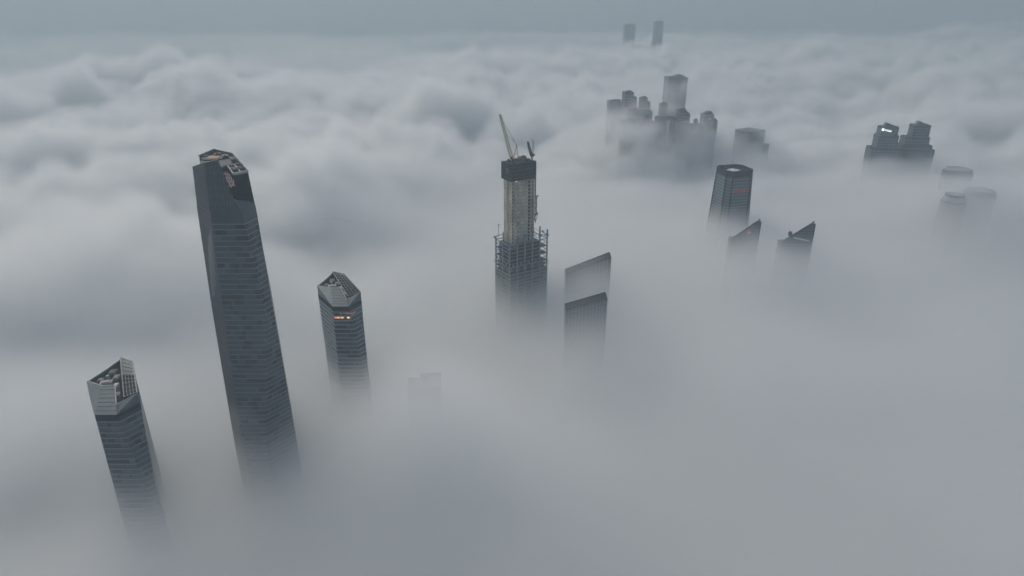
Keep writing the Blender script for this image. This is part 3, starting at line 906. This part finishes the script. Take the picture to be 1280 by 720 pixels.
def block(root, name, cx, cyy, w, d, rot, z1, mt, pitch=5.0, z0=0, lmat='far_ledge', mullion=None):
    poly = rect(cx, cyy, w, d, rot)
    m = MB(); m.slab(poly, z0, z1); o = m.build(name, mt, root)
    m = MB(); z = z1 - pitch
    zl = max(z0, 140)
    while z > zl:
        m.slab(grow(poly, .4), z, z + pitch * .2); z -= pitch
    if m.v:
        m.build('floor_ledges', lmat, o, stuff=True)
    m = MB()   # parapet
    for i in range(4):
        a, b = poly[i], poly[(i + 1) % 4]
        m.bar((*a, z1 + .9), (*b, z1 + .9), .8, 1.8)
    m.build('parapet', mt, o)
    if mullion:
        m = MB()
        for i in range(4):
            a, b = poly[i], poly[(i + 1) % 4]; n = max(2, int(math.dist(a, b) / mullion))
            for k in range(n + 1):
                p = lerp(a, b, k / n); m.bar((*p, zl), (*p, z1 + 1), .7)
        m.build('mullions', lmat, o, stuff=True)
    return o

def local(root, name, v, f, mt, label=None):
    m = MB(); m.v = [tuple(p) for p in v]; m.f = f; m.mi = [0] * len(f)
    return m.build(name, mt, root, label=label)

# two slabs with slanting tops right of the building site
def slant_tower(label, xl, yl, xr, yr, Yf, depth, group, extra):
    a, b = pv(xl, yl, Yf), pv(xr, yr, Yf)
    cx = (a.x + b.x) / 2
    t = thing('slant_roofed_tower', label, 'skyscraper', (cx, Yf + depth / 2, 0), group)
    x0, x1, h = a.x - cx, b.x - cx, depth / 2
    v = [(x0, -h, 0), (x1, -h, 0), (x1, h, 0), (x0, h, 0), (x0, -h, a.z), (x1, -h, b.z), (x1, h, b.z), (x0, h, a.z)]
    local(t, 'tower_body', v, [(0, 3, 2, 1), (4, 5, 6, 7), (0, 1, 5, 4), (1, 2, 6, 5), (2, 3, 7, 6), (3, 0, 4, 7)], 'far_dark')
    m = MB()
    for p, q in (((x0, -h), (x1, -h)), ((x0, h), (x1, h))):
        m.bar((*p, a.z + .6), (*q, b.z + .6), 1.0, 1.4)
    m.plate([(x0, -h, a.z + .1), (x1, -h, b.z + .1), (x1, h, b.z + .1), (x0, h, a.z + .1)], (0, 0, .4))
    m.build('roof_edge', 'rib_dark', t)
    m = MB(); n = 12
    for k in range(n + 1):
        s = k / n; x = x0 + (x1 - x0) * s; m.bar((x, -h - .2, 120), (x, -h - .2, a.z + (b.z - a.z) * s), .5)
    m.build('mullions', 'far_ledge', t, stuff=True)
    m = MB()
    for k in range(1, 22):
        dz = 4.2 * k; m.bar((x0, -h - .15, a.z - dz), (x1, -h - .15, b.z - dz if k < 6 else a.z - dz + (b.z - a.z) * max(0, 1 - (k - 6) / 8)), .3, .5)
    m.build('floor_ledges', 'far_ledge', t, stuff=True)
    if extra:
        m = MB(); m.plate([(x0 + 14, -h + 4, a.z + 3), (x0 + 30, -h + 4, a.z + 11), (x0 + 30, -h + 4, a.z + 12.5), (x0 + 22, -h + 4, a.z + 12), (x0 + 12, -h + 4, a.z + 10)], (0, .8, 0)); m.build('roof_fin', 'far_dark', t)
    return t
slant_tower('veiled tower with slanting roof edge and small roof fin, upper of two beside building site', 707, 343, 764, 321, 790, 14, 'slant-roofed towers beside the building site', True)
slant_tower('veiled slant-roofed tower, lower of two beside building site', 707, 388, 759, 373, 660, 14, 'slant-roofed towers beside the building site', False)

# tapering tower with red sign
cx, cyy = 337.0, 1020.0
tt = thing('tapering_tower', 'tapering dark glass tower with faint red sign, dark corner ribs and white roof square', 'skyscraper', (cx, cyy, 0))
zt = 236.0
def octo(w, d, c): return [(-w + c, -d), (w - c, -d), (w, -d + c), (w, d - c), (w - c, d), (-w + c, d), (-w, d - c), (-w, -d + c)]
def tring(z):
    s = 1 + (zt - z) * .0021
    ro = math.radians(14)
    return [(x * math.cos(ro) - y * math.sin(ro), x * math.sin(ro) + y * math.cos(ro)) for x, y in octo(21 * s, 21 * s, 7 * s)]
m = MB(); m.loft([[(*p, z) for p in tring(z)] for z in (0, 130, 200, zt)]); m.build('tower_body', 'far_glass', tt)
for i in range(8):
    m = MB(); a, b = tring(120)[i], tring(zt)[i]
    m.bar((*a, 120), (*b, zt + 1.5), 1.8); m.build('corner_rib', 'rib_dark', tt)
m = MB(); z = zt - 9
while z > 140:
    m.loft([[(*p, z) for p in grow(tring(z), .35)], [(*p, z + .8) for p in grow(tring(z + .8), .35)]]); z -= 4.6
m.build('floor_ledges', 'far_ledge', tt, stuff=True)
m = MB(); 
ring = tring(zt)
for i in range(8):
    a, b = ring[i], ring[(i + 1) % 8]; m.bar((*a, zt), (*b, zt), 2.5, 9)
m.build('crown_band', 'rib_dark', tt)
m = MB(); m.slab(grow(ring, -1.5), zt + .005, zt + .015); m.build('roof_deck', 'rib_dark', tt)
m = MB(); m.slab(rect(-2, 1, 15, 15, math.radians(40)), zt + .02, zt + 1.2); m.build('roof_panel', 'white_panel', tt)
for c_, s_ in (((-11, 9, zt + .02), (5, 5, 3)), ((12, -4, zt + .02), (4, 6, 3))):
    m = MB(); m.box(c_, s_); m.build('roof_equipment', 'rib_dark', tt)
m = MB()
ra = tring(209)
p0, p1 = Vector((*grow(ra, 1.0)[0], 209)), Vector((*grow(ra, 1.0)[1], 209))
for k in range(6):   # unreadable red characters
    r = random.Random(40 + k)
    for j in range(3):
        a = p0.lerp(p1, .02 + k * .165); b = p0.lerp(p1, .02 + k * .165 + .12)
        m.bar(a + Vector((0, 0, j * 2.1)), a.lerp(b, r.uniform(.7, 1)) + Vector((0, 0, j * 2.1)), .5, .8)
    q = p0.lerp(p1, .02 + k * .165 + r.uniform(.03, .1)); m.bar(q - Vector((0, 0, .8)), q + Vector((0, 0, 5.2)), .8)
m.build('sign_lettering', 'sign_red', tt)

# two pointed sail-topped towers
def shard(label, pl, pm, pk, pr, Yf, sign):
    a, n, k, r = pv(*pl, Yf), pv(*pm, Yf), pv(*pk, Yf), pv(*pr, Yf)
    cx = (a.x + k.x) / 2; dpt = 12
    t = thing('pointed_tower', label, 'skyscraper', (cx, Yf + dpt / 2, 0), 'pointed sail-topped towers')
    h = dpt / 2
    ax, kx = a.x - cx, k.x - cx
    m = MB(); m.slab([(ax, -h), (kx - .6, -h), (kx - .6, h), (ax, h)], 0, a.z); m.build('tower_body', 'far_dark', t)
    m = MB()   # triangular glass sail on the front
    m.plate([(ax, -h, a.z), (kx, -h, a.z), (kx, -h, n.z - 1), (n.x - cx + .2, -h, n.z)], (0, 3, 0)); m.build('front_sail', 'far_dark', t)
    m = MB(); m.plate([(n.x - cx - 1.5, -h + 5, n.z - 8), (kx + .2, -h + 4, a.z), (kx + .4, -h + 4, k.z)], (0, 3, 0)); m.build('rear_sail', 'far_dark', t)
    m = MB(); m.bar((ax, -h - .3, a.z), (n.x - cx, -h - .3, n.z), 1, 1.2); m.bar((kx + .2, -h - .3, 120), (kx + .2, -h - .3, n.z), 1, 1.1); m.build('sail_edge', 'rib_dark', t)
    m = MB(); z = a.z + 2
    while z < n.z - 2:
        s = (z - a.z) / (n.z - a.z); m.bar((ax + (n.x - cx - ax) * s + .8, -h - .15, z), (kx, -h - .15, z), .3, .35); z += 4
    z = a.z - 3
    while z > 130: m.bar((ax, -h - .15, z), (kx, -h - .15, z), .3, .5); z -= 4
    m.build('floor_ledges', 'far_ledge', t, stuff=True)
    if sign == 'emblem':
        c = pv(936, 290.5, Yf); x, z = c.x - cx, c.z
        m = MB(); m.plate([(x - 2.6, -h - .4, z - 2.2), (x + 2.6, -h - .4, z - 2.2), (x + 2.6, -h - .4, z + 3), (x - 2.6, -h - .4, z + 3)], (0, -.4, 0)); m.build('sign_panel', 'sign_red', t)
        m = MB()
        for k in range(3): m.bar((x - 1.6 + k * 1.6, -h - 1, z - 1.4), (x - 1.6 + k * 1.6, -h - 1, z + 2.2 - abs(k - 1)), .5, .4)
        m.bar((x - 1.8, -h - 1, z + .2), (x + 1.8, -h - 1, z + .2), .4, .5)
        m.build('emblem', 'white_panel', t)
    else:
        p, q = pv(992, 297, Yf), pv(1011, 301, Yf)
        m = MB(); m.bar((p.x - cx, -h - .6, p.z), (q.x - cx, -h - .6, q.z), .5, 2.0); m.build('pale_band', 'white_panel', t)
        p = pv(989, 292, Yf); m = MB(); m.box((p.x - cx, -h + 3, p.z - 4), (4, 4, 5)); m.box((p.x - cx, -h + 3, p.z + 1), (2.5, 2.5, 1)); m.build('roof_equipment', 'rib_dark', t)
    return t
shard('pointed tower with dark sloping sail and small emblem, left of the two', (914, 299), (947, 276.5), (951.5, 274.5), (948, 305), 885, 'emblem')
shard('pointed tower with dark sloping sail and pale slanted band, right of the two', (976, 303), (1015, 279.5), (1019.5, 277.5), (1015, 312), 880, 'band')

# pair of stepped office blocks at the right
def stepped(label, steps, Yf, cxp, sign):
    c = pv(cxp, 180, Yf)
    t = thing('stepped_block', label, 'office block', (c.x, Yf, 0), 'stepped office blocks')
    for i, (x0, x1, y, dd, off) in enumerate(steps):
        a, b = pv(x0, y, Yf + off), pv(x1, y, Yf + off)
        block(t, 'stepped_wing' if i else 'upper_block', (a.x + b.x) / 2 - c.x, off + dd / 2, b.x - a.x, dd, math.radians(-6), a.z, 'far_dark', 5, mullion=5)
    a, b = pv(steps[0][0] + 2, steps[0][2], Yf), pv(steps[0][1] - 1, steps[0][2], Yf)
    m = MB(); v = [((a.x - c.x), 3, a.z + 2), ((b.x - c.x), 3, a.z + 1), ((a.x + b.x) / 2 - c.x - 3, 10, a.z + 8)]
    m.plate(v, (0, 9, 0)); m.build('roof_fin', 'far_dark', t)
    if sign:
        m = MB()
        p, q = pv(1103, 161.8, Yf - 3), pv(1114, 164.3, Yf - 3)
        p.x -= c.x; q.x -= c.x
        m.box((p.x + 1.2, -3.4, p.z - 2.4), (4.2, .6, 4.2))
        for k in range(4):
            s = .34 + k * .19; g = p.lerp(q, s); g.y = -3.4
            m.bar(g + Vector((0, 0, -1.5)), g + Vector((0, 0, 1.5)), .7, .5); m.bar(g + Vector((0, 0, -1.0)), g + Vector((2.2, 0, -1.2)), .5, .6); m.bar(g + Vector((0, 0, 1.0)), g + Vector((2.0, 0, .8)), .5, .6)
        m.build('lit_sign', 'sign_white', t)
    return t
stepped('stepped dark office block with glowing white sign near its top', [(1103.5, 1124, 160, 20, 0), (1100, 1124, 171, 24, -3), (1091, 1129, 186.5, 26, -5)], 1290, 1110, True)
stepped('stepped dark office block without sign, right of its twin', [(1144, 1164, 158, 20, 6), (1134, 1162.5, 173, 24, 2), (1131, 1165.5, 183, 28, -2), (1131.5, 1168.5, 188.5, 30, -4)], 1290, 1150, False)

# low square block left of centre right
c = pv(942, 165, 1400)
t = thing('flat_topped_block', 'small square dark block standing alone, its base torn by cloud', 'office block', (c.x, 1420, 0))
block(t, 'tower_body', 0, 0, 44, 40, math.radians(35), c.z - 1, 'far_glass', 5, mullion=4)
m = MB(); m.box((-3, 3, c.z - .98), (14, 10, 3), .6); m.box((6, -5, c.z - .98), (8, 6, 2.4), .6); m.build('roof_equipment', 'far_roof', t)
c2 = pv(957.5, 181, 1395)
t2 = thing('low_block', 'tiny dark roof corner at right foot of the lone square block', 'office block', (c2.x, 1395, 0))
block(t2, 'tower_body', 0, 0, 8, 10, .3, c2.z, 'far_dark', 5)

# cluster of high-rises half wrapped in cloud
CL = [ # label, name, x0, x1, ytop, Y, depth, mat, rot, steps
 ('tallest of the distant cluster, pale blue-grey slab wrapped in thin cloud', 'slab_tower', 833, 861, 98, 1640, 34, 'far_glass', 4),
 ('slim dark tower in the distant cluster, leftmost dark one', 'high_rise', 780, 792, 116.5, 1560, 22, 'far_dark', 10),
 ('narrow dark stub just right of the leftmost dark tower', 'high_rise', 790.5, 796, 123, 1575, 14, 'far_dark', 10),
 ('short grey-brown tower with stepped top in the distant cluster', 'high_rise', 800, 810.5, 123.5, 1550, 20, 'far_brown', -5),
 ('lower annexe beside the grey-brown stepped tower', 'high_rise', 809, 813.5, 129.5, 1548, 14, 'far_dark', -5),
 ('wide pale slab, far left end of the distant cluster', 'slab_tower', 760, 779, 127.5, 1600, 24, 'far_pale', 3),
 ('broad pale brown slab below the leftmost dark tower', 'slab_tower', 783, 800, 138, 1490, 26, 'far_brown', 4),
 ('dim slab between the pale brown slab and the tall pale one', 'slab_tower', 798, 817, 140, 1480, 24, 'far_pale', -4),
 ('small dark block at foot of the tall pale slab', 'high_rise', 826, 835, 131, 1500, 18, 'far_dark', 6),
 ('wide dark slab at the centre of the distant cluster', 'slab_tower', 821, 847, 149, 1440, 30, 'far_dark', 3),
 ('dark tower with low shoulder, right of centre in the distant cluster', 'high_rise', 848.5, 858.5, 138.5, 1450, 20, 'far_dark', 8),
 ('shoulder block right of the dark centre tower', 'high_rise', 857, 862.5, 143.5, 1445, 16, 'far_dark', 8),
 ('long low brown slab toward right end of the distant cluster', 'slab_tower', 846, 865, 156, 1410, 24, 'far_brown', -3),
 ('low dark slab beside the rounded right-hand tower', 'slab_tower', 863, 880, 157.5, 1405, 22, 'far_dark', -3),
 ('tower with rounded dark head, right end of the distant cluster', 'high_rise', 879, 893, 144, 1420, 22, 'far_pale', 5),
 ('small block clinging to the right end of the distant cluster', 'high_rise', 891, 897, 151.5, 1425, 16, 'far_dark', 5),
 ('slim tower rising in front of the wide dark slab in the distant cluster', 'high_rise', 836, 842, 153, 1400, 14, 'far_brown', 12),
 ('narrow grey tower in front of the dim left-centre slab in the distant cluster', 'high_rise', 806, 811.5, 146, 1445, 13, 'far_dark', 8),
 ('slim dark tower rising just above the long low brown slab', 'high_rise', 868, 873, 151.5, 1400, 13, 'far_dark', -8),
 ('faint grey slab sunk in cloud at lower left of the distant cluster', 'slab_tower', 776, 796, 152, 1450, 22, 'far_dark', 7),
 ('faint slab sunk in cloud below the stepped grey-brown tower', 'slab_tower', 797, 822, 155, 1430, 22, 'far_brown', 2),
]
for lb, nm, x0, x1, yt, Yf, dp, mt, rd in CL:
    a, b = pv(x0, yt, Yf), pv(x1, yt, Yf)
    cx = (a.x + b.x) / 2; w = b.x - a.x; z = a.z
    t = thing(nm, lb, 'high-rise', (cx, Yf + dp / 2, 0))
    block(t, 'tower_body', 0, 0, w * .88, dp, math.radians(rd), z, mt, 6, mullion=6 if w > 18 else None)
    m = MB(); m.box((w * .1, 0, z + .02), (w * .45, dp * .4, 4.5), math.radians(rd)); m.box((-w * .25, 2, z + .02), (w * .2, dp * .2, 2.5), math.radians(rd))
    m.build('roof_plant_room', 'far_roof' if mt != 'far_dark' else 'far_dark', t)
    if 'rounded dark head' in lb:
        m = MB(); m.cyl((1, 0, z + .05), w * .42, 4, 20, 0, w * .4); m.cyl((1, 0, z + 4.05), w * .4, 2.5, 20, 0, w * .25); m.build('round_head', 'far_dark', t)
        m = MB(); m.box((2, -dp / 2 - 1, z - 9), (4, .6, 4)); m.build('sign_panel', 'white_panel', t)
    if nm == 'slab_tower' and 'tallest' in lb:
        m = MB(); m.loft([[(x, y, z) for x, y in rect(w * .18, 0, w * .55, dp * .8, .07)], [(x, y, z + 7) for x, y in rect(w * .12, 0, w * .25, dp * .5, .07)]]); m.build('curved_cap', 'far_glass', t)

# two towers on the horizon
for lb, x0, x1, yt, Yf in (('squat blue tower on the horizon, left of the horizon pair', 780, 794, 31, 4300), ('slim blue tower on the horizon, right of the horizon pair', 818, 828.5, 27, 4300)):
    a, b = pv(x0, yt, Yf), pv(x1, yt, Yf); w = b.x - a.x
    t = thing('horizon_tower', lb, 'high-rise', ((a.x + b.x) / 2, Yf, 0), 'towers on the horizon')
    block(t, 'tower_body', 0, 0, w * .96, 50, .05, a.z, 'far_dark', 8)
    m = MB(); m.box((0, 0, a.z + .02), (w * .4, 18, 6)); m.build('roof_plant_room', 'far_dark', t)

# faint building just under the fog, lower centre
c = pv(526, 484, 546)
t = thing('submerged_tower', 'barely visible grey tower sunk in fog at lower centre', 'high-rise', (c.x, 560, 0))
a, b = pv(523, 487, 546), pv(549, 487, 546)
block(t, 'tower_body', (a.x + b.x) / 2 - c.x, 0, b.x - a.x, 26, .1, a.z, 'far_dark', 5)
a, b = pv(507, 494, 540), pv(526, 494, 540)
block(t, 'lower_wing', (a.x + b.x) / 2 - c.x, -4, b.x - a.x, 24, .1, a.z, 'far_dark', 5)
m = MB(); m.box((2, 2, c.z - 1), (6, 6, 4)); m.build('roof_plant_room', 'far_dark', t)

# three rounded roofs at the right edge, just breaking the fog
def dome(label, x0, x1, yt, Yf, tiers, mt):
    a, b = pv(x0, yt, Yf), pv(x1, yt, Yf); r = (b.x - a.x) / 2
    t = thing('round_roofed_tower', label, 'high-rise', ((a.x + b.x) / 2, Yf + r, 0), 'round-roofed towers at the right edge')
    z = a.z
    m = MB(); m.cyl((0, 0, 0), r, z - 6, 32); m.build('tower_body', mt, t)
    for k in range(tiers):
        m = MB(); rr = r * (1 - .12 * k); m.cyl((0, 0, z - 5.9 + k * 5), rr, 2.6, 32, 0, rr * .97); m.build('roof_ring', 'far_dark' if k % 2 == 0 else 'far_pale', t)
    m = MB(); m.cyl((0, 0, z - 5.95), r * .93, 5 * tiers - 2, 32, 0, r * .6); m.build('roof_drum', 'far_pale', t)
    return t
dome('faint arched roof just above the fog, topmost of three at right edge', 1191, 1226, 216, 1150, 2, 'far_glass')
dome('round roof with pale and dark rings, left of three at right edge', 1187, 1217, 252, 1010, 3, 'far_brown')
dome('broad ghostly round roof in thicker fog, rightmost of the three', 1219, 1256, 243, 1030, 2, 'far_glass')
